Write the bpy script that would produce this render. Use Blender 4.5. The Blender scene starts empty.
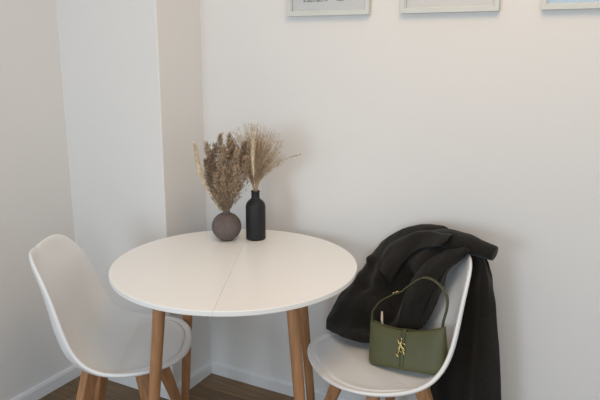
import bpy, bmesh, math, random
from mathutils import Vector, Matrix
PI = math.pi
C = bpy.context.scene.collection
random.seed(7)

# ------------------------------------------------------------------ materials
def mat(name, col, rough=.5, noise=None, bump=None, metallic=0, spec=.5, sheen=0, streak=None, coat=0):
    """noise=(scale, amount) varies the colour, bump=(scale, strength, distance), streak=vector scale for wood grain"""
    m = bpy.data.materials.new(name); m.use_nodes = True
    nt = m.node_tree; b = nt.nodes['Principled BSDF']
    b.inputs['Base Color'].default_value = (*col, 1); b.inputs['Roughness'].default_value = rough
    b.inputs['Metallic'].default_value = metallic; b.inputs['Specular IOR Level'].default_value = spec
    b.inputs['Sheen Weight'].default_value = sheen; b.inputs['Coat Weight'].default_value = coat
    tc = nt.nodes.new('ShaderNodeTexCoord')
    def mapped(v):
        mp = nt.nodes.new('ShaderNodeMapping'); mp.inputs['Scale'].default_value = v
        nt.links.new(tc.outputs['Object'], mp.inputs['Vector']); return mp.outputs['Vector']
    if noise:
        n = nt.nodes.new('ShaderNodeTexNoise'); n.inputs['Scale'].default_value = noise[0]; n.inputs['Detail'].default_value = 6
        nt.links.new(mapped(streak or (1, 1, 1)), n.inputs['Vector'])
        r = nt.nodes.new('ShaderNodeValToRGB'); a = noise[1]
        r.color_ramp.elements[0].position = .3; r.color_ramp.elements[1].position = .7
        r.color_ramp.elements[0].color = (*[c*(1-a) for c in col], 1)
        r.color_ramp.elements[1].color = (*[min(1, c*(1+a)) for c in col], 1)
        nt.links.new(n.outputs['Fac'], r.inputs['Fac']); nt.links.new(r.outputs['Color'], b.inputs['Base Color'])
    if bump:
        n2 = nt.nodes.new('ShaderNodeTexNoise'); n2.inputs['Scale'].default_value = bump[0]; n2.inputs['Detail'].default_value = 4
        nt.links.new(mapped((1, 1, 1)), n2.inputs['Vector'])
        bp = nt.nodes.new('ShaderNodeBump'); bp.inputs['Strength'].default_value = bump[1]; bp.inputs['Distance'].default_value = bump[2]
        nt.links.new(n2.outputs['Fac'], bp.inputs['Height']); nt.links.new(bp.outputs['Normal'], b.inputs['Normal'])
    return m

def S(r, g, b):                      # 8-bit sRGB -> linear
    f = lambda v: (v/255/12.92) if v/255 <= .04045 else ((v/255+.055)/1.055)**2.4
    return (f(r), f(g), f(b))

M = {}
M['wall'] = mat('wall_paint', S(226, 223, 219), .85, noise=(1.5, .012), bump=(160, .22, .002), spec=.2)
M['trim'] = mat('trim_paint', S(228, 227, 226), .45, bump=(40, .05, .001))
M['table'] = mat('table_lacquer', S(243, 239, 233), .32, noise=(3, .01), bump=(300, .04, .0005))
M['oak'] = mat('oak', S(168, 120, 80), .5, noise=(7, .22), streak=(9, 9, .8), bump=(90, .1, .0008))
M['shell'] = mat('white_plastic', S(233, 231, 228), .38, noise=(2, .01))
M['pad'] = mat('white_leatherette', S(228, 226, 224), .5, bump=(260, .15, .0006))
M['bracket'] = mat('white_bracket', S(215, 214, 212), .5, noise=(8, .03))
M['frame'] = mat('frame_paint', S(206, 207, 201), .5, noise=(20, .02))
M['print'] = mat('print_paper', S(242, 236, 229), .7, noise=(3, .015))
M['print_reflection'] = mat('painted_blue_reflection', S(214, 232, 246), .6, noise=(3, .02))  # window reflection on the glass, put into the paper colour as pale blue
M['ink'] = mat('grey_ink', S(120, 118, 118), .8, noise=(40, .1))
M['taupe'] = mat('taupe_ceramic', S(104, 92, 88), .75, noise=(60, .12), bump=(140, .25, .001), spec=.3)
M['black'] = mat('matt_black_glaze', S(34, 33, 35), .55, noise=(30, .1), bump=(200, .1, .0005), spec=.35)
M['reed'] = mat('brown_reed', S(190, 167, 141), .9, noise=(70, .4), spec=.1)
M['reed_dark'] = mat('dark_reed', S(156, 134, 112), .9, noise=(70, .4), spec=.1)
M['cream'] = mat('cream_plume', S(240, 224, 196), .95, noise=(60, .15), spec=.1, sheen=.3)
M['grass'] = mat('straw_grass', S(190, 167, 137), .85, noise=(40, .3), spec=.1)
M['strand'] = mat('pale_strand', S(196, 180, 156), .85, noise=(40, .15), spec=.1)
M['coat'] = mat('charcoal_wool', S(35, 32, 28), .95, noise=(90, .2), bump=(420, .5, .0015), spec=.12, sheen=.12)
M['lining'] = mat('dark_lining', S(24, 23, 24), .6, noise=(20, .2), spec=.3)
M['olive'] = mat('olive_leather', S(84, 84, 53), .45, noise=(30, .06), bump=(280, .12, .0006), spec=.35)
M['olive_edge'] = mat('olive_edge', S(72, 72, 45), .45, noise=(40, .08), spec=.45)
M['gold'] = mat('pale_gold', S(214, 190, 128), .25, noise=(40, .05), metallic=1)

def floor_mat():
    m = bpy.data.materials.new('oak_planks'); m.use_nodes = True; nt = m.node_tree; b = nt.nodes['Principled BSDF']
    tc = nt.nodes.new('ShaderNodeTexCoord')
    br = nt.nodes.new('ShaderNodeTexBrick'); br.inputs['Scale'].default_value = 1
    br.inputs['Brick Width'].default_value = 1.1; br.inputs['Row Height'].default_value = .13
    br.inputs['Mortar Size'].default_value = .0016; br.offset = .37
    br.inputs['Color1'].default_value = (*S(138, 108, 74), 1); br.inputs['Color2'].default_value = (*S(116, 90, 60), 1)
    br.inputs['Mortar'].default_value = (*S(58, 42, 31), 1)
    nt.links.new(tc.outputs['Object'], br.inputs['Vector'])
    mp = nt.nodes.new('ShaderNodeMapping'); mp.inputs['Scale'].default_value = (1.2, 16, 1)
    nt.links.new(tc.outputs['Object'], mp.inputs['Vector'])
    n = nt.nodes.new('ShaderNodeTexNoise'); n.inputs['Scale'].default_value = 4; n.inputs['Detail'].default_value = 8
    nt.links.new(mp.outputs['Vector'], n.inputs['Vector'])
    r = nt.nodes.new('ShaderNodeValToRGB')
    r.color_ramp.elements[0].position = .3; r.color_ramp.elements[0].color = (.66, .62, .58, 1)
    r.color_ramp.elements[1].position = .7; r.color_ramp.elements[1].color = (1.1, 1.1, 1.1, 1)
    mx = nt.nodes.new('ShaderNodeMix'); mx.data_type = 'RGBA'; mx.blend_type = 'MULTIPLY'; mx.inputs['Factor'].default_value = 1
    nt.links.new(n.outputs['Fac'], r.inputs['Fac'])
    nt.links.new(br.outputs['Color'], mx.inputs[6]); nt.links.new(r.outputs['Color'], mx.inputs[7])
    nt.links.new(mx.outputs[2], b.inputs['Base Color']); b.inputs['Roughness'].default_value = .42
    return m
M['floor'] = floor_mat()

# ------------------------------------------------------------------ helpers
def obj(name, bm, m, parent=None, smooth=True, mods=()):
    bmesh.ops.recalc_face_normals(bm, faces=bm.faces)
    me = bpy.data.meshes.new(name); bm.to_mesh(me); bm.free()
    if smooth:
        for p in me.polygons: p.use_smooth = True
    me.materials.append(M[m])
    o = bpy.data.objects.new(name, me); C.objects.link(o)
    if parent: o.parent = parent
    for kind, kw in mods:
        md = o.modifiers.new(kind.lower(), kind)
        for k, v in kw.items(): setattr(md, k, v)
    return o
def thing(name, label, cat, loc=(0, 0, 0), rz=0, group=None):
    o = bpy.data.objects.new(name, None); C.objects.link(o)
    o.location = loc; o.rotation_euler = (0, 0, rz); tag(o, label, cat, group); return o
def tag(o, label, cat, group=None, kind=None):
    o['label'] = label; o['category'] = cat
    if group: o['group'] = group
    if kind: o['kind'] = kind
    return o
def add_box(bm, lo, hi):
    vs = [bm.verts.new((x, y, z)) for x in (lo[0], hi[0]) for y in (lo[1], hi[1]) for z in (lo[2], hi[2])]
    for f in ((0, 1, 3, 2), (4, 6, 7, 5), (0, 4, 5, 1), (2, 3, 7, 6), (0, 2, 6, 4), (1, 5, 7, 3)):
        bm.faces.new([vs[i] for i in f])
def box(name, lo, hi, m, parent=None, bev=0):
    bm = bmesh.new(); add_box(bm, lo, hi)
    if bev: bmesh.ops.bevel(bm, geom=bm.edges[:], offset=bev, segments=3, profile=.5, affect='EDGES')
    return obj(name, bm, m, parent, smooth=False)
def add_lathe(bm, prof, n=48, origin=(0, 0, 0)):
    ox, oy, oz = origin; rings = []
    for r, z in prof:
        if r < 1e-6: rings.append([bm.verts.new((ox, oy, oz+z))])
        else: rings.append([bm.verts.new((ox+r*math.cos(2*PI*i/n), oy+r*math.sin(2*PI*i/n), oz+z)) for i in range(n)])
    for a, b in zip(rings, rings[1:]):
        for i in range(n):
            j = (i+1) % n
            if len(a) == 1 and len(b) == 1: continue
            if len(a) == 1: bm.faces.new((a[0], b[i], b[j]))
            elif len(b) == 1: bm.faces.new((a[i], a[j], b[0]))
            else: bm.faces.new((a[i], a[j], b[j], b[i]))
def crom(P, n=8):
    P = [Vector(p) for p in P]; out = []
    for i in range(len(P)-1):
        a = P[i-1] if i else P[0]*2-P[1]; b, c = P[i], P[i+1]; d = P[i+2] if i+2 < len(P) else P[-1]*2-P[-2]
        for k in range(n):
            t = k/n
            out.append(.5*(2*b+(c-a)*t+(2*a-5*b+4*c-d)*t*t+(3*b-a-3*c+d)*t**3))
    return out+[P[-1]]
def add_tube(bm, pts, rad, n=10, flat=1, up=Vector((0, 0, 1))):
    """sweep a circle (or an ellipse flattened by flat along the binormal); rad is a number or a function of 0..1"""
    rings = []; m = len(pts); nrm = None
    for i, p in enumerate(pts):
        t = (pts[min(i+1, m-1)]-pts[max(i-1, 0)]).normalized()
        if nrm is None:
            nrm = t.cross(up)
            if nrm.length < 1e-3: nrm = t.cross(Vector((1, 0, 0)))
        nrm = (nrm-t*nrm.dot(t)).normalized(); bi = t.cross(nrm)
        r = rad(i/(m-1)) if callable(rad) else rad
        rings.append([bm.verts.new(p+nrm*(r*math.cos(2*PI*k/n))+bi*(r*flat*math.sin(2*PI*k/n))) for k in range(n)])
    for a, b in zip(rings, rings[1:]):
        for k in range(n): bm.faces.new((a[k], a[(k+1) % n], b[(k+1) % n], b[k]))
    bm.faces.new(rings[0][::-1]); bm.faces.new(rings[-1])
def structure(o): o['kind'] = 'structure'; return o

# ------------------------------------------------------------------ room
COLW, COLD = .512, .267
structure(box('floor', (-.8, -4.2, -.1), (3.4, .2, 0), 'floor'))
structure(box('wall_back', (0, 0, 0), (3.4, .15, 2.55), 'wall'))
structure(box('wall_left', (-COLW-.15, -4.2, 0), (-COLW, -COLD, 2.55), 'wall'))
bm = bmesh.new(); add_box(bm, (-COLW-.15, -COLD, 0), (0, .15, 2.55))
ed = [e for e in bm.edges if all(abs(v.co.x) < 1e-5 and abs(v.co.y+COLD) < 1e-5 for v in e.verts)]
bmesh.ops.bevel(bm, geom=ed, offset=.006, segments=3, profile=.5, affect='EDGES')
structure(obj('wall_corner', bm, 'wall', smooth=False))
def baseboard(name, path, h=.06, t=.012):
    """profile swept along a mitred polyline of floor points; the room lies to the right of the path"""
    prof = [(0, 0), (t, 0), (t, h-.012), (t-.003, h-.006), (t-.003, h-.003), (t-.006, h), (0, h)]
    bm = bmesh.new(); rings = []
    P = [Vector((x, y, 0)) for x, y in path]
    for i, p in enumerate(P):
        d0 = (p-P[i-1]).normalized() if i else None; d1 = (P[i+1]-p).normalized() if i < len(P)-1 else None
        ns = [Vector((d.y, -d.x, 0)) for d in (d0, d1) if d]
        n = ns[0] if len(ns) == 1 else (ns[0]+ns[1])/(1+ns[0].dot(ns[1]))
        rings.append([bm.verts.new(p+n*a+Vector((0, 0, b))) for a, b in prof])
    for a, b in zip(rings, rings[1:]):
        for k in range(len(prof)): bm.faces.new((a[k], a[(k+1) % len(prof)], b[(k+1) % len(prof)], b[k]))
    bm.faces.new(rings[0]); bm.faces.new(rings[-1])
    return structure(obj(name, bm, 'trim', smooth=False))
baseboard('baseboard_left', [(-COLW, -4.2), (-COLW, -COLD)])
baseboard('baseboard_corner', [(-COLW+.012, -COLD), (0, -COLD), (0, -.012)])
baseboard('baseboard_back', [(0, 0), (3.4, 0)])

# ------------------------------------------------------------------ framed prints on the back wall
def picture(x0, label, pm, text=False):
    w, h, f, d = .323, .43, .0175, .022; z0 = 1.5595
    t = thing('picture_frame', label, 'picture', (x0+w/2, 0, z0), 0, 'framed prints along the back wall')
    bm = bmesh.new()                                     # mitred moulding with a stepped inner lip
    prof = [(0, 0), (0, -d), (f*.75, -d), (f*.85, -d*.8), (f, -d*.75), (f, 0)]
    cor = [(-w/2, 0, 1, 1), (w/2, 0, -1, 1), (w/2, h, -1, -1), (-w/2, h, 1, -1)]
    rings = [[bm.verts.new((cx+sx*a, y-.001, cz+sz*a)) for a, y in prof] for cx, cz, sx, sz in cor]
    for i in range(4):
        a, b = rings[i], rings[(i+1) % 4]
        for k in range(len(prof)): bm.faces.new((a[k], a[(k+1) % len(prof)], b[(k+1) % len(prof)], b[k]))
    obj('frame_border', bm, 'frame', t, smooth=False)
    pr = box('print', (-w/2+f, -.009, f), (w/2-f, -.003, h-f), pm, t)
    if text:                                             # the lower edge of a cut-off line of print
        bm = bmesh.new(); rnd = random.Random(3)
        zb = .049
        for xa, xb in ((-.098, -.025), (-.014, 0.0), (.035, .062)):
            x = xa
            while x < xb:
                wd = rnd.uniform(.004, .0065)
                add_box(bm, (x, -.0096, zb), (x+.0018, -.0089, zb+.013))
                add_box(bm, (x-.0008, -.0096, zb), (x+wd*rnd.choice((.5, .95)), -.0089, zb+.0022))
                if rnd.random() < .6: add_box(bm, (x+wd-.0018, -.0096, zb), (x+wd-.0004, -.0089, zb+.013))
                x += wd+.0022
        obj('lettering', bm, 'ink', pr, smooth=False)
    g = box('glass', (-w/2+f, -.0135, f), (w/2-f, -.0115, h-f), 'glass', t)
    return t
gm = bpy.data.materials.new('clear_glass'); gm.use_nodes = True; nt = gm.node_tree
nt.nodes.remove(nt.nodes['Principled BSDF'])
tr = nt.nodes.new('ShaderNodeBsdfTransparent'); gl = nt.nodes.new('ShaderNodeBsdfGlossy'); gl.inputs['Roughness'].default_value = .05
fr = nt.nodes.new('ShaderNodeFresnel'); fr.inputs['IOR'].default_value = 1.45; ms = nt.nodes.new('ShaderNodeMixShader')
nt.links.new(fr.outputs[0], ms.inputs[0]); nt.links.new(tr.outputs[0], ms.inputs[1]); nt.links.new(gl.outputs[0], ms.inputs[2])
nt.links.new(ms.outputs[0], nt.nodes['Material Output'].inputs[0])
M['glass'] = gm
picture(.410, 'pale framed print with a line of grey lettering, above the two vases', 'print', True)
picture(.8465, 'blank pale framed print above the draped coat, the middle one of three', 'print')
picture(1.295, 'pale frame with a light blue window reflection painted into its print, nearest the right edge', 'print_reflection')

# ------------------------------------------------------------------ round table
TX, TY, SA = .467, -.477, 2.007
table = thing('round_table', 'round white two-leaf dining table on tapered oak legs', 'table', (TX, TY, 0), SA)
def half_top(sign):
    bm = bmesh.new(); R = .403; N = 64
    def ring(inset, z):
        r = R-inset; vs = []
        for i in range(N+1):
            a = i/N*PI
            x, y = r*math.cos(a), max(r*math.sin(a), .0003)*sign
            vs.append(bm.verts.new((x, y, z)))
        return vs
    L = [ring(.004, .7335), ring(.001, .7343), ring(0, .7360), ring(0, .7480), ring(.0006, .7494), ring(.002, .75)]
    for a, b in zip(L, L[1:]):
        n = len(a)
        for k in range(n): bm.faces.new((a[k], a[(k+1) % n], b[(k+1) % n], b[k]))
    bm.faces.new(L[0]); bm.faces.new(L[-1])
    o = obj('tabletop', bm, 'table', table, smooth=False)
    return o
half_top(1); half_top(-1)
for k in range(4):
    a = PI/4+k*PI/2; ca, sa = math.cos(a), math.sin(a)
    top = Vector((.284*ca, .284*sa, .709)); bot = Vector((.364*ca, .364*sa, 0.0))
    bm = bmesh.new()
    pts = [bot.lerp(top, t) for t in (0, .02, .25, .5, .75, .985, 1)]
    add_tube(bm, pts, lambda t: (.0145+.006*t) if .001 < t < .999 else (.0125+.006*t), 24)
    obj('leg', bm, 'oak', table)
    bm = bmesh.new(); add_lathe(bm, [(0, .7085), (.0175, .7085), (.0175, .7338), (0, .7338)], 28, (.284*ca, .284*sa, 0))
    c = obj('leg_spacer', bm, 'bracket', table); c['label'] = 'white spacer ring between leg and tabletop'

# ------------------------------------------------------------------ shell chairs
K = [(.207, 0, .44), (.165, .172, .458), (.02, .231, .455), (-.105, .224, .49), (-.188, .19, .703), (-.257, .137, .814), (-.294, 0, .798)]
def half_rim():
    full = [(.165, -.172, .458)]+K+[(-.257, -.137, .814)]
    return crom(full, 24)[24:-24]
def soften(P, n):
    P = list(P)
    for _ in range(n):
        e0 = Vector((P[1].x, -P[1].y, P[1].z)); e1 = Vector((P[-2].x, -P[-2].y, P[-2].z)); Q = [e0]+P+[e1]
        P = [Q[i]*.5+(Q[i-1]+Q[i+1])*.25 for i in range(1, len(Q)-1)]
    return P
def even(P, n):
    L = [0]
    for a, b in zip(P, P[1:]): L.append(L[-1]+(b-a).length)
    out = []; j = 0
    for i in range(n+1):
        u = i/n*L[-1]
        while j < len(L)-2 and L[j+1] < u: j += 1
        out.append(P[j].lerp(P[j+1], min(1, (u-L[j])/max(L[j+1]-L[j], 1e-9))))
    return out
RIM = soften(even(half_rim(), 120), 60)
CEN = crom([(.207, 0, .44), (.165, 0, .439), (.10, 0, .435), (.0, 0, .432), (-.09, 0, .438), (-.145, 0, .466), (-.185, 0, .53), (-.225, 0, .64), (-.266, 0, .74), (-.294, 0, .798)], 24)
RIM_E, CEN_E = even(RIM, 400), even(CEN, 400)
def look(E, u):
    f = min(max(u, 0), 1)*400; i = min(int(f), 399); return E[i].lerp(E[i+1], f-i)
# rim parameter -> centre-line parameter, matched at the front, the hip bend and the top
MATCH = crom([(-.17, .10, 0), (0, 0, 0), (.17, .10, 0), (.38, .30, 0), (.56, .53, 0), (.80, .86, 0), (.90, .955, 0), (1, 1, 0), (1.1, .955, 0)], 30)[30:-30]
def cen_for(t):
    for a, b in zip(MATCH, MATCH[1:]):
        if t <= b.x: return a.y+(b.y-a.y)*(t-a.x)/max(b.x-a.x, 1e-9)
    return 1
def shell_point(a, b):
    """point of the shell for a point of the unit disc: a runs from the front (-1) to the top of the back (1), b from side to side"""
    th = math.acos(max(-1, min(1, -a))); t = th/PI; sn = math.sin(th)
    s = 0 if sn < 1e-6 else max(-1, min(1, b/sn))
    r, c = look(RIM_E, t), look(CEN_E, cen_for(t)); k = min(1, max(0, (t-.56)/.2)); w = abs(s)**(7.5*(1-k)+3.0*k)
    return Vector((c.x+(r.x-c.x)*w, r.y*s, c.z+(r.z-c.z)*w))
def disc_bm(fn, rings, n):
    """surface over a disc: fn(rho, phi) -> point"""
    bm = bmesh.new(); R = [[bm.verts.new(fn(k/rings, 2*PI*i/n)) for i in range(n)] for k in range(1, rings+1)]
    c = bm.verts.new(fn(0, 0))
    for i in range(n): bm.faces.new((c, R[0][i], R[0][(i+1) % n]))
    for p, q in zip(R, R[1:]):
        for i in range(n): bm.faces.new((p[i], q[i], q[(i+1) % n], p[(i+1) % n]))
    bmesh.ops.recalc_face_normals(bm, faces=bm.faces)
    if sum(f.normal.z*f.calc_area() for f in bm.faces) < 0: bmesh.ops.reverse_faces(bm, faces=bm.faces[:])
    return bm
def solid(bm, th, up_off=None):
    """give an open surface thickness below its upper side, after lifting it by up_off(point)"""
    bm.normal_update(); nv = {v: v.normal.copy() for v in bm.verts}; fs = list(bm.faces); be = [e for e in bm.edges if e.is_boundary]
    low = {v: bm.verts.new(v.co-nv[v]*th) for v in nv}
    if up_off:
        for v in nv: v.co += nv[v]*up_off(v.co)
    for f in fs: bm.faces.new([low[v] for v in reversed(f.verts)])
    for e in be:
        a, b = e.verts; bm.faces.new((a, b, low[b], low[a]))
def make_chair(label):
    t = thing('shell_chair', label, 'chair', (0, 0, 0), 0, 'white shell chairs at the round table')
    bm = disc_bm(lambda r, p: shell_point(-r*math.cos(p), r*math.sin(p)), 22, 112); solid(bm, .0145)
    obj('seat_shell', bm, 'shell', t, mods=[('SUBSURF', dict(levels=1, render_levels=2))])
    # cushion glued into the seat
    rim3 = [look(RIM_E, k/100) for k in range(101)]; A0 = -.4; NP = 96
    def edge_rho(p):                                     # how far out the cushion reaches: 2.2 cm short of the rim
        da, db = -math.cos(p), abs(math.sin(p)); lo = 0
        for k in range(1, 80):
            r = k/56; a, b = A0+da*r, db*r
            if a*a+b*b > .998 or a > .22: break
            q = shell_point(a, b)
            if min((q-c).length for c in rim3) < .021: break
            lo = r
        return lo
    RHO = [edge_rho(2*PI*i/NP) for i in range(NP)]
    for _ in range(5): RHO = [(RHO[i-1]+2*RHO[i]+RHO[(i+1) % NP])/4 for i in range(NP)]
    def pad(r, p):
        k = RHO[int(round(p/(2*PI)*NP)) % NP]*r
        return shell_point(A0-k*math.cos(p), k*math.sin(p))
    bm = disc_bm(pad, 16, 96)
    solid(bm, .004, lambda p: .009*min(1, max(0, (p.x+.05)/.10))-.003)
    o = obj('seat_pad', bm, 'pad', t, mods=[('SUBSURF', dict(levels=1, render_levels=2))]); o['label'] = 'white padded leatherette seat cushion'
    # cross bracket and four splayed square legs
    ox = -.033; A = .845
    bm = bmesh.new()
    for k in (A, -A):
        d = Vector((math.cos(k), math.sin(k), 0)); nn = Vector((-d.y, d.x, 0))
        vs = []
        for sgn in (-1, 1):
            for wn in (-1, 1):
                for z in (.394, .417): vs.append(bm.verts.new(Vector((ox, 0, z))+d*sgn*.145+nn*wn*.014))
        for f in ((0, 1, 3, 2), (4, 6, 7, 5), (0, 4, 5, 1), (2, 3, 7, 6), (0, 2, 6, 4), (1, 5, 7, 3)): bm.faces.new([vs[i] for i in f])
    add_lathe(bm, [(0, .398), (.07, .398), (.075, .420), (0, .420)], 24, (ox, 0, 0))
    o = obj('leg_bracket', bm, 'bracket', t, smooth=False); o['label'] = 'white cross bracket under the seat'
    for ang in (A, PI-A, PI+A, -A):
        d = Vector((math.cos(ang), math.sin(ang), 0)); nn = Vector((-d.y, d.x, 0)); bm = bmesh.new(); rings = []
        for z, r, h1, h2 in ((.419, .122, .017, .023), (.39, .128, .019, .024), (.2, .196, .0165, .019), (.0, .267, .0125, .0135)):
            c = Vector((ox, 0, z))+d*r
            rings.append([bm.verts.new(c+nn*h1*a+d*h2*b) for a, b in ((-1, -1), (1, -1), (1, 1), (-1, 1))])
        for a, b in zip(rings, rings[1:]):
            for k in range(4): bm.faces.new((a[k], a[(k+1) % 4], b[(k+1) % 4], b[k]))
        bm.faces.new(rings[0]); bm.faces.new(rings[-1])
        bmesh.ops.bevel(bm, geom=bm.edges[:], offset=.004, segments=2, profile=.5, affect='EDGES')
        obj('leg', bm, 'oak', t, smooth=False)
    return t
def copy_thing(src, label):
    r = src.copy(); C.objects.link(r); r['label'] = label
    for ch in list(src.children):
        c = ch.copy(); C.objects.link(c); c.parent = r
    return r
ch = make_chair('white shell chair with bare seat, tucked under the table beside the left wall')
ch.location = (.130, -.626, 0); ch.rotation_euler.z = .521
c2 = copy_thing(ch, 'white shell chair carrying the green handbag and draped with the dark coat')
RCX, RCY, RCA = .911, -.333, 4.032
c2.location = (RCX, RCY, 0); c2.rotation_euler.z = RCA

# ------------------------------------------------------------------ vases
BX, BY = .296, -.276
bm = bmesh.new(); pr = [(0, .0), (.022, .0)]
for i in range(4, 46):
    a = PI*i/49.5; r = .0545*math.sin(a); z = .0515-.0535*math.cos(a)
    if z > .0005 and (i < 20 or r > .0135): pr.append((r, max(z, .0005)))
pr += [(.0125, .1045), (.0125, .110), (.0135, .1125), (.0105, .1125), (.0095, .109), (.0095, .09), (0, .09)]
add_lathe(bm, pr, 56)
o = obj('round_vase', bm, 'taupe'); o.location = (BX, BY, .75)
tag(o, 'round taupe ball vase with a tiny neck, standing on the table', 'vase')
GX, GY = .384, -.213
bm = bmesh.new()
add_lathe(bm, [(0, 0), (.033, 0), (.0355, .0015), (.0368, .005), (.0368, .122), (.036, .130), (.033, .138), (.0275, .1455), (.021, .151), (.0165, .155), (.0152, .160), (.0152, .178), (.0162, .180), (.0162, .184), (.0115, .184), (.0108, .18), (.0108, .12), (0, .12)], 56)
o = obj('bottle_vase', bm, 'black'); o.location = (GX, GY, .75)
tag(o, 'tall matt black bottle vase standing behind the round one', 'vase')

# ------------------------------------------------------------------ dried stems
def blade(bm, p, d, L, w, rnd):
    """one small folded flake"""
    d = d.normalized(); s = d.cross(Vector((rnd.uniform(-1, 1), rnd.uniform(-1, 1), rnd.uniform(-1, 1)))).normalized(); u = d.cross(s)
    a = bm.verts.new(p); b = bm.verts.new(p+d*L*.5+s*w); c = bm.verts.new(p+d*L); e = bm.verts.new(p+d*L*.5-s*w); f = bm.verts.new(p+d*L*.5+u*w*.8)
    bm.faces.new((a, b, f)); bm.faces.new((b, c, f)); bm.faces.new((c, e, f)); bm.faces.new((e, a, f)); bm.faces.new((a, e, c, b))
def reed(tip, bend, start, wmax, seed, label, m='reed', group=None):
    rnd = random.Random(seed)
    P = crom([Vector((BX, BY, .835)), Vector((BX+tip[0]*.05, BY+tip[1]*.05, .868)), Vector((BX, BY, .865)).lerp(Vector((BX+tip[0], BY+tip[1], tip[2])), .5)+Vector(bend), Vector((BX+tip[0], BY+tip[1], tip[2]))], 14)
    t = thing('dried_reed', label, 'dried plant', P[0], 0, group)
    off = P[0]; Q = [p-off for p in P]
    bm = bmesh.new(); add_tube(bm, Q, lambda u: .0013*(1-.6*u), 5); obj('stem', bm, m, t)
    bm = bmesh.new(); n = len(Q)-1
    for k in range(1000):
        u = start+(1-start)*rnd.random()**.8; f = u*n; i = min(int(f), n-1); p = Q[i].lerp(Q[i+1], f-i); d = (Q[i+1]-Q[i]).normalized()
        env = wmax*min(1, (u-start)/.45+.2)*(1-.75*max(0, (u-.6)/.4))
        side = Vector((rnd.gauss(0, 1), rnd.gauss(0, 1), rnd.gauss(0, .5))).normalized()
        blade(bm, p+side*env*rnd.random()**1.15, d*1.0+side*rnd.uniform(.2, .9), rnd.uniform(.008, .017), rnd.uniform(.0008, .0016), rnd)
    obj('seed_head', bm, m, t)
    return t
tips = [(-.082, .015, 1.065), (-.064, -.03, 1.10), (-.048, .03, 1.125), (-.025, -.035, 1.10), (-.008, .03, 1.13), (.02, -.045, 1.095), (.035, -.01, 1.10), (.07, -.04, 1.085), (.088, -.015, 1.06), (-.04, -.055, 1.05), (.03, -.06, 1.02), (-.005, -.065, 1.0), (.065, .02, 1.105), (-.02, .0, 1.09), (.012, .02, 1.11), (-.055, -.05, 1.04), (.075, -.05, 1.03)]
for k, tp in enumerate(tips):
    tp = (tp[0]+.009, tp[1], tp[2]+.008)
    reed(tp, (tp[0]*.2+random.uniform(-.012, .012), tp[1]*.3+random.uniform(-.01, .01), 0), .24, .027, 20+k, 'brown feathery dried reed standing in the round taupe vase', 'reed' if k % 3 else 'reed_dark', 'brown reeds in the round vase')
def plume(name, pts, w, n, L, m, label, seed, t0=.3):
    rnd = random.Random(seed); P = crom(pts, 14); off = P[0]; Q = [p-off for p in P]
    t = thing(name, label, 'dried plant', off)
    bm = bmesh.new(); add_tube(bm, Q, lambda u: .0012, 5); obj('stem', bm, m, t)
    bm = bmesh.new(); k = len(Q)-1
    core = [q for i, q in enumerate(Q) if i/k >= t0]
    add_tube(bm, core, lambda u: w*.38*max(.08, math.sin(PI*min(1, max(0, .06+.94*u)))**.5), 10)
    for _ in range(n):
        u = t0+(1-t0)*rnd.random(); f = u*k; i = min(int(f), k-1); p = Q[i].lerp(Q[i+1], f-i); d = (Q[i+1]-Q[i]).normalized()
        v = (u-t0)/(1-t0); env = w*max(.1, math.sin(PI*(.08+.9*v))**.6)
        side = Vector((rnd.gauss(0, 1), rnd.gauss(0, 1), rnd.gauss(0, .4))).normalized()
        blade(bm, p+side*env*.5*rnd.random(), d+side*rnd.uniform(.25, .6), L*rnd.uniform(.6, 1.1), .0008, rnd)
    obj('plume', bm, m, t); return t
plume('pampas_plume', [(BX, BY, .835), (BX-.016, BY-.012, .868), (BX-.045, BY-.052, .955), (BX-.069, BY-.065, 1.03), (BX-.080, BY-.07, 1.105)], .0145, 900, .026, 'cream', 'cream pampas plume leaning out left of the brown reeds', 3, .2)
plume('bunny_tail_plume', [(GX, GY, .88), (GX, GY-.004, .94), (GX+.018, GY-.045, 1.05), (GX+.043, GY-.075, 1.155)], .0135, 800, .017, 'cream', 'upright cream plume in the black bottle among straw grass', 5, .5)
# straw-coloured grass bunch filling the bottle neck
rnd = random.Random(11); bm = bmesh.new()
for k in range(560):
    a = rnd.uniform(0, 2*PI); q = rnd.random()**.75
    dx, dy = .13*q*math.cos(a)+.004, .085*q*math.sin(a)-.012
    h = rnd.uniform(.17, .265)*(1-.28*q*q)
    if rnd.random() < .35: h *= .8
    b0 = Vector((rnd.uniform(-.006, .006), rnd.uniform(-.006, .006), .90)); tip = Vector((dx, min(dy, .15), .93+h))
    mid = b0.lerp(tip, .5)+Vector((-dx*.22, -dy*.22, .012)); P = crom([b0, Vector((b0.x, b0.y, .935)), mid, tip], 5)
    add_tube(bm, P, lambda u: .00085*(1-.65*u), 4)
    if rnd.random() < .8:
        for _ in range(14):
            f = rnd.uniform(.45, .99)*(len(P)-1); i = int(f); p = P[i].lerp(P[i+1], f-i); d = P[i+1]-P[i]
            blade(bm, p, d.normalized()+Vector((rnd.gauss(0, .3), rnd.gauss(0, .3), rnd.gauss(0, .2))), rnd.uniform(.008, .016), .0007, rnd)
for v in bm.verts: v.co.z -= .90
o = obj('dried_grass', bm, 'grass'); o.location = (GX, GY, .90)
tag(o, 'fan of straw-coloured dried grass filling the black bottle', 'dried plant', kind='stuff')
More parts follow.
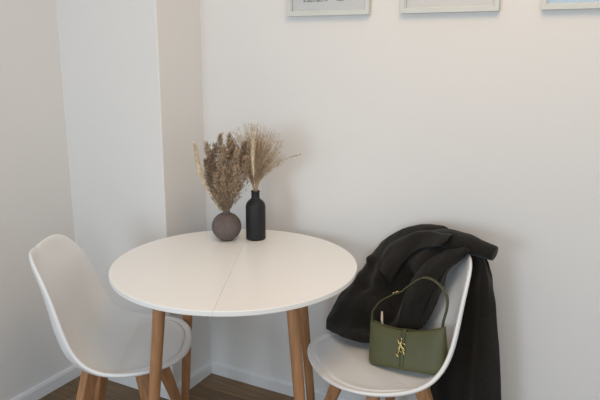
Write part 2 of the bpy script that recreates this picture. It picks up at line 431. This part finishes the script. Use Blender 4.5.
def strand(pts, label, seed):
    rnd = random.Random(seed); P = crom(pts, 12); off = P[0]; P = [p-off for p in P]; bm = bmesh.new()
    add_tube(bm, P, lambda u: .0011*(1-.3*u), 5)
    for _ in range(90):
        f = rnd.uniform(.62, .995)*(len(P)-1); i = int(f); p = P[i].lerp(P[i+1], f-i); d = (P[i+1]-P[i]).normalized()
        blade(bm, p, d+Vector((rnd.gauss(0, .15), rnd.gauss(0, .15), rnd.gauss(0, .15))), rnd.uniform(.008, .016), .0011, rnd)
    o = obj('grass_strand', bm, 'strand'); o.location = off; return tag(o, label, 'dried plant')
strand([(GX, GY, .88), (GX+.006, GY-.002, .94), (GX+.05, GY-.01, 1.02), (GX+.12, GY-.02, 1.06), (GX+.20, GY-.03, 1.088)], 'thin pale grass strand arching out to the right of the black bottle', 1)
strand([(GX, GY, .88), (GX-.004, GY-.005, .94), (GX-.02, GY-.04, 1.02), (GX-.055, GY-.075, 1.065), (GX-.095, GY-.10, 1.075)], 'thin pale grass strand arching left in front of the brown reeds', 2)

# ------------------------------------------------------------------ handbag
BAG = thing('handbag', 'olive green leather shoulder bag on the chair seat', 'handbag', (1.030, -.341, .449), math.radians(-6))
BAG.rotation_euler.x = math.radians(-7); BAG.rotation_euler.y = math.radians(-7)
def bag_ring(v, n=64):
    """outline at height fraction v: wide soft bottom, narrow mouth that dips in the middle"""
    hw = .1305-.0015*v; dp = .031*(1-v)**.7+.0105
    if v < .08: k = (v/.08)**.5; hw -= .003*(1-k); dp -= .006*(1-k)
    out = []
    for i in range(n):
        a = 2*PI*i/n; ca, sa = math.cos(a), math.sin(a)
        x = hw*math.copysign(abs(ca)**.26, ca); y = dp*math.copysign(abs(sa)**.6, sa)
        ztop = .144+.004*x/.12-.027*(1-(x/.129)**2)
        zb = .006*max(0, (abs(x)/.131)**12)+.028*min(1, max(0, (x-.05)/.08))*min(1, max(0, (y+.008)/.04))
        out.append(Vector((x, y, zb+(ztop-zb)*v)))
    return out
bm = bmesh.new(); rings = [[bm.verts.new(p) for p in bag_ring(v)] for v in (0, .015, .04, .08, .2, .35, .5, .65, .8, .92, .98, 1.0)]
inner = [bm.verts.new(Vector((p.x*.985, p.y*.72, p.z-.0005))) for p in bag_ring(1.0)]
low = [bm.verts.new(Vector((p.x*.95, p.y*.6, p.z-.02))) for p in bag_ring(1.0)]
rings += [inner, low]
for a, b in zip(rings, rings[1:]):
    for k in range(64): bm.faces.new((a[k], a[(k+1) % 64], b[(k+1) % 64], b[k]))
bm.faces.new(rings[0]); bm.faces.new(low)
obj('bag_body', bm, 'olive', BAG)
def ribbon(pts, w, th, n=8, wdir=Vector((0, 1, 0))):
    bm = bmesh.new(); P = crom(pts, n); rings = []
    for i, p in enumerate(P):
        t = (P[min(i+1, len(P)-1)]-P[max(i-1, 0)]).normalized(); nn = t.cross(wdir).normalized(); wd = nn.cross(t).normalized()
        rings.append([bm.verts.new(p+wd*a*w/2+nn*b*th/2) for a, b in ((-1, -.6), (-.9, -1), (.9, -1), (1, -.6), (1, .6), (.9, 1), (-.9, 1), (-1, .6))])
    for a, b in zip(rings, rings[1:]):
        for k in range(8): bm.faces.new((a[k], a[(k+1) % 8], b[(k+1) % 8], b[k]))
    bm.faces.new(rings[0]); bm.faces.new(rings[-1]); return bm
SP = [(-.122, 0, .115), (-.1225, 0, .143), (-.119, 0, .167), (-.102, 0, .192), (-.081, 0, .211), (-.039, 0, .234), (-.018, 0, .242), (.009, 0, .263), (.042, 0, .287), (.068, 0, .295), (.097, 0, .287), (.123, 0, .264), (.136, 0, .234), (.133, 0, .199), (.1235, 0, .167), (.119, 0, .141), (.117, 0, .115)]
st = obj('shoulder_strap', ribbon(SP, .017, .0042), 'olive_edge', BAG)
bm = bmesh.new(); bx, bz, ba = -.029, .238, .42
ud = Vector((math.cos(ba), 0, math.sin(ba))); vd = Vector((-math.sin(ba), 0, math.cos(ba)))
O = Vector((bx, -.0, bz))
add_tube(bm, [O+ud*a+Vector((0, b, 0))+vd*.004 for a, b in ((-.006, -.012), (.006, -.012), (.006, .012), (-.006, .012), (-.006, -.012))], .0016, 8)
add_tube(bm, [O+ud*-.012+vd*.004+Vector((0, b, 0)) for b in (-.011, .011)], .0022, 8)
o = obj('strap_buckle', bm, 'gold', st); o['label'] = 'small gold buckle on the strap'
# closing strap over the mouth with the interlaced letter clasp
def front_y(z): return -(.031*(1-z/.125)**.7 if z < .125 else 0)-.0105
cs = [(-.004, .013, .104), (-.004, .010, .119), (-.004, -.002, .1225), (-.004, -.0125, .119), (-.004, front_y(.105)-.002, .105), (-.004, front_y(.092)-.002, .092), (-.004, front_y(.085)-.002, .082)]
obj('closing_strap', ribbon(cs, .012, .003, 6, Vector((1, 0, 0))), 'olive_edge', BAG)
lo = [(-.004, front_y(.055)-.002, .055), (-.004, front_y(.035)-.002, .035), (-.004, front_y(.012)-.0015, .012)]
obj('strap_tab', ribbon(lo, .012, .003, 6, Vector((1, 0, 0))), 'olive_edge', BAG)
def letter_path(bm, pts, r, y0):
    add_tube(bm, crom([Vector((x, y0, z)) for x, z in pts], 8), lambda u: r*(.55+.45*math.sin(PI*u)), 8, flat=.8)
bm = bmesh.new()
# Y: two arms and a long slanting tail; S: winding round the tail; L: stem with a foot
letter_path(bm, [(.000, .022), (-.002, .010), (-.006, -.012), (-.009, -.028)], .0022, -.003)
letter_path(bm, [(-.011, .026), (-.007, .016), (-.001, .006)], .0021, -.003)
letter_path(bm, [(.000, .022), (.000, .032)], .0018, -.003)
letter_path(bm, [(.011, .012), (.006, .015), (.000, .012), (.001, .005), (.007, -.001), (.008, -.008), (.002, -.012), (-.005, -.009)], .002, -.0055)
letter_path(bm, [(-.008, .004), (-.006, -.006), (-.001, -.016)], .0018, -.001)
letter_path(bm, [(-.001, .003), (.004, -.010), (.009, -.022)], .0019, -.001)
letter_path(bm, [(-.014, -.020), (-.009, -.028), (-.004, -.026)], .0017, -.003)
o = obj('monogram_clasp', bm, 'gold', BAG); o.location = (-.005, front_y(.068)-.003, .070); o.rotation_euler = (math.radians(-8), 0, 0); o.scale = (1.3, 1, 1)
o['label'] = 'gold interlaced letter clasp'
bm = bmesh.new(); add_tube(bm, [Vector((-.089, 0.003, .124)), Vector((-.088, -.001, .145)), Vector((-.086, -.003, .171))], lambda u: .0042 if u < .9 else .003, 8, flat=.5)
o = obj('zip_pull', bm, 'strand', BAG); o['label'] = 'pale zip pull at the mouth of the bag'

# ------------------------------------------------------------------ coat
COAT = thing('coat', 'dark charcoal wool coat thrown over the chair back, hanging to the floor', 'coat', (1.0, -.2, 0))
CO = Vector((1.0, -.2, 0))
def surf(grid, nu, nv):
    """Catmull-Rom surface through a grid of points"""
    cols = [crom(c, nv) for c in grid]; m = len(cols[0])
    rows = [crom([c[i] for c in cols], nu) for i in range(m)]
    return rows                                          # rows[v][u]
def seg_dist(p, pl):
    best = 9; 
    for a, b in zip(pl, pl[1:]):
        ab = b-a; t = min(1, max(0, (p-a).dot(ab)/ab.length_squared)); best = min(best, (p-a-ab*t).length)
    return best
def sheet(name, grid, nu, nv, th, ridges, back, wrinkle=0, seed=0):
    """thick cloth: front surface pushed out along ridges [(polyline, height, width)], back surface th behind along back"""
    rows = surf(grid, nu, nv); R = [( [Vector(q) for q in crom(pl, 6)], h, w) for pl, h, w in ridges]
    H, W = len(rows), len(rows[0]); bk = Vector(back).normalized()
    from mathutils import noise
    F = []
    for i in range(H):
        line = []
        for j in range(W):
            p = rows[i][j]
            du = rows[i][min(j+1, W-1)]-rows[i][max(j-1, 0)]; dv = rows[min(i+1, H-1)][j]-rows[max(i-1, 0)][j]
            n = du.cross(dv)
            n = n.normalized() if n.length > 1e-9 else -bk
            if n.dot(bk) > 0: n = -n
            e = 0
            for pl, h, w in R:
                d = seg_dist(p, pl); e += h*math.exp(-(d/w)**2)
            if wrinkle:
                e += wrinkle*(noise.noise(Vector((p.x*16+seed, p.y*16, p.z*11)))+.5*noise.noise(Vector((p.x*38+seed, p.y*38, p.z*24))))
            q = p+n*e; q.y = min(q.y, -.012); line.append(q-CO)
        F.append(line)
    bm = bmesh.new()
    A = [[bm.verts.new(p) for p in r] for r in F]
    def edge_fac(i, j):
        e = min(i/(H-1), 1-i/(H-1), j/(W-1), 1-j/(W-1)); return min(1, .25+e*7)
    def behind(i, j):
        q = F[i][j]+bk*th*edge_fac(i, j); q.y = min(q.y, -.005-CO.y); return q
    B = [[bm.verts.new(behind(i, j)) for j in range(W)] for i in range(H)]
    for i in range(H-1):
        for j in range(W-1):
            bm.faces.new((A[i][j], A[i][j+1], A[i+1][j+1], A[i+1][j])); bm.faces.new((B[i][j], B[i+1][j], B[i+1][j+1], B[i][j+1]))
    for i in range(H-1):
        for j in (0, W-1): bm.faces.new((A[i][j], A[i+1][j], B[i+1][j], B[i][j]))
    for j in range(W-1):
        for i in (0, H-1): bm.faces.new((A[i][j], A[i][j+1], B[i][j+1], B[i][j]))
    return obj(name, bm, 'coat', COAT, mods=[('SMOOTH', dict(factor=.5, iterations=4)), ('SUBSURF', dict(levels=1, render_levels=1))])
FR = [
 [[.725, -.012, .585], [.722, -.035, .612], [.690, -.07, .566], [.672, -.12, .515], [.659, -.17, .471], [.686, -.235, .460]],
 [[.785, -.012, .65], [.779, -.035, .682], [.765, -.09, .612], [.76, -.15, .555], [.764, -.21, .494], [.786, -.286, .468]],
 [[.82, -.012, .71], [.812, -.04, .749], [.833, -.11, .678], [.844, -.17, .598], [.855, -.23, .522], [.869, -.279, .466]],
 [[.91, -.012, .77], [.897, -.05, .817], [.927, -.13, .737], [.941, -.18, .646], [.955, -.23, .558], [.952, -.245, .485]],
 [[1.02, -.012, .80], [1.004, -.075, .853], [1.019, -.14, .801], [1.024, -.19, .728], [1.032, -.235, .64], [1.05, -.275, .56]],
 [[1.11, -.05, .80], [1.093, -.125, .846], [1.091, -.17, .809], [1.088, -.2, .77], [1.086, -.23, .724], [1.094, -.27, .658]],
 [[1.195, -.15, .78], [1.178, -.215, .822], [1.163, -.24, .808], [1.142, -.25, .788], [1.116, -.255, .758], [1.101, -.27, .71]]]
r1 = [[1.177, -.2, .834], [1.134, -.18, .836], [1.048, -.16, .8], [.993, -.16, .742], [.954, -.18, .677], [.941, -.22, .562]]
r2 = [[1.05, -.09, .848], [.951, -.08, .799], [.869, -.09, .727], [.842, -.13, .648]]
r3 = [[.739, -.05, .687], [.825, -.08, .69], [.893, -.13, .668]]
r4 = [[.775, -.06, .676], [.73, -.1, .591], [.707, -.17, .493]]
v1 = [[.80, -.12, .60], [.86, -.15, .60], [.90, -.17, .63]]
v2 = [[1.09, -.14, .835], [.98, -.11, .78], [.92, -.13, .69]]
v3 = [[.955, -.17, .69], [.925, -.19, .62], [.92, -.22, .55], [.87, -.24, .52], [.81, -.22, .52]]
r5 = [[1.10, -.2, .80], [1.05, -.21, .74], [1.02, -.22, .66], [1.01, -.25, .58]]
sheet('coat_front', FR, 13, 14, .03, [(r1, .010, .022), (r2, .010, .024), (r3, .022, .016), (r4, .012, .03), (v1, -.02, .025), (v2, -.02, .016), (v3, -.055, .03), (r5, .012, .02)], (.25, 1, -.2), .006, 3)
LAPEL = [
 [[1.168, -.244, .848], [1.08, -.207, .801], [1.007, -.209, .731], [.972, -.236, .640], [.962, -.262, .545]],
 [[1.166, -.250, .832], [1.095, -.232, .784], [1.038, -.244, .716], [1.008, -.261, .629], [.998, -.272, .535]],
 [[1.157, -.240, .806], [1.115, -.246, .762], [1.075, -.247, .688], [1.050, -.262, .612], [1.035, -.274, .530]]]
sheet('lapel', LAPEL, 10, 10, .012, [], (.3, 1, -.3), .004, 6)
FLAP = [
 [[1.11, -.170, .858], [1.0, -.095, .838], [.906, -.075, .797], [.836, -.060, .738], [.800, -.075, .680]],
 [[1.11, -.200, .862], [1.0, -.128, .843], [.918, -.112, .800], [.860, -.105, .742], [.835, -.125, .680]],
 [[1.101, -.217, .847], [1.004, -.145, .816], [.939, -.145, .770], [.898, -.153, .720], [.880, -.171, .677]],
 [[1.077, -.206, .824], [.999, -.160, .790], [.951, -.156, .745], [.922, -.165, .695], [.900, -.171, .650]]]
sheet('upper_fold', FLAP, 8, 10, .014, [], (.3, 1, -.3), .004, 8)
BK = [
 [[1.05, -.10, .80], [1.06, -.085, .70], [1.06, -.10, .60], [1.06, -.13, .44], [1.05, -.14, .25], [1.05, -.14, .03]],
 [[1.10, -.13, .83], [1.125, -.13, .72], [1.12, -.14, .60], [1.12, -.17, .44], [1.105, -.18, .25], [1.105, -.18, .03]],
 [[1.165, -.175, .835], [1.185, -.165, .76], [1.18, -.16, .62], [1.175, -.17, .46], [1.175, -.17, .27], [1.175, -.17, .03]],
 [[1.200, -.19, .825], [1.222, -.19, .745], [1.229, -.18, .64], [1.243, -.185, .47], [1.25, -.19, .28], [1.255, -.19, .03]],
 [[1.208, -.17, .80], [1.236, -.165, .72], [1.256, -.155, .62], [1.28, -.15, .46], [1.300, -.15, .29], [1.313, -.15, .03]]]
b1 = [[1.205, -.2, .72], [1.215, -.2, .58], [1.225, -.2, .4], [1.22, -.2, .1]]
b2 = [[1.16, -.19, .62], [1.15, -.19, .45], [1.14, -.19, .1]]
b3 = [[1.19, -.19, .66], [1.185, -.19, .45], [1.18, -.19, .1]]
sheet('coat_back', BK, 9, 10, .035, [(b1, .018, .025), (b2, .016, .022), (b3, -.02, .016)], (.1, 1, 0), .005, 9)
# the sleeve lying over the top corner of the chair back, its cuff pointing right
bm = bmesh.new(); rnd = random.Random(4)
P = crom([(.975, -.085, .80), (1.04, -.115, .822), (1.10, -.145, .832), (1.155, -.168, .832), (1.205, -.18, .826), (1.248, -.187, .819)], 8)
P = [p-CO for p in P]
add_tube(bm, P, lambda u: .03+.012*math.sin(PI*min(1, u*1.15))+.0015*math.sin(u*23), 20, flat=.8)
obj('sleeve', bm, 'coat', COAT, mods=[('SUBSURF', dict(levels=1, render_levels=1))])

# ------------------------------------------------------------------ light
w = bpy.data.worlds.new('room_light'); bpy.context.scene.world = w; w.use_nodes = True
w.node_tree.nodes['Background'].inputs['Color'].default_value = (.783, .887, 1.0, 1)
w.node_tree.nodes['Background'].inputs['Strength'].default_value = .683
def area(name, loc, target, size, power, col):
    l = bpy.data.lights.new(name, 'AREA'); l.shape = 'RECTANGLE'; l.size, l.size_y = size; l.energy = power; l.color = col
    o = bpy.data.objects.new(name, l); C.objects.link(o); o.location = loc
    o.rotation_euler = (Vector(target)-Vector(loc)).to_track_quat('-Z', 'Y').to_euler(); return o
area('window_daylight', (-.2, -4.0, 1.2), (.8, 0, .9), (1.5, 1.1), 40, (.685, .842, 1.0))
area('right_window_daylight', (2.6, -4.0, 1.5), (.8, 0, .9), (1.4, 1.6), 19.6, (.85, .955, 1.0))
area('ceiling_lamp', (1.3, -1.2, 2.5), (1.0, -.5, .5), (.8, .8), 12.6, (1.0, .656, .304))

# ------------------------------------------------------------------ camera
cam = bpy.data.cameras.new('camera'); co = bpy.data.objects.new('camera', cam); C.objects.link(co)
cam.sensor_width = 36; cam.lens = 618.8/600*36; cam.clip_start = .05
yaw, pitch, roll = -.4831, .2316, .0055
fw = Vector((math.sin(yaw)*math.cos(pitch), math.cos(yaw)*math.cos(pitch), -math.sin(pitch)))
r = Vector((math.cos(yaw), -math.sin(yaw), 0)); u = r.cross(fw)
r2_, u2_ = r*math.cos(roll)+u*math.sin(roll), u*math.cos(roll)-r*math.sin(roll)
co.matrix_world = Matrix(((r2_.x, u2_.x, -fw.x, 1.5625), (r2_.y, u2_.y, -fw.y, -2.1059), (r2_.z, u2_.z, -fw.z, 1.424), (0, 0, 0, 1)))
sc = bpy.context.scene; sc.camera = co
sc.view_settings.view_transform = 'Standard'; sc.view_settings.look = 'None'; sc.view_settings.gamma = 1
sc.view_settings.use_curve_mapping = False; sc.view_settings.exposure = 0
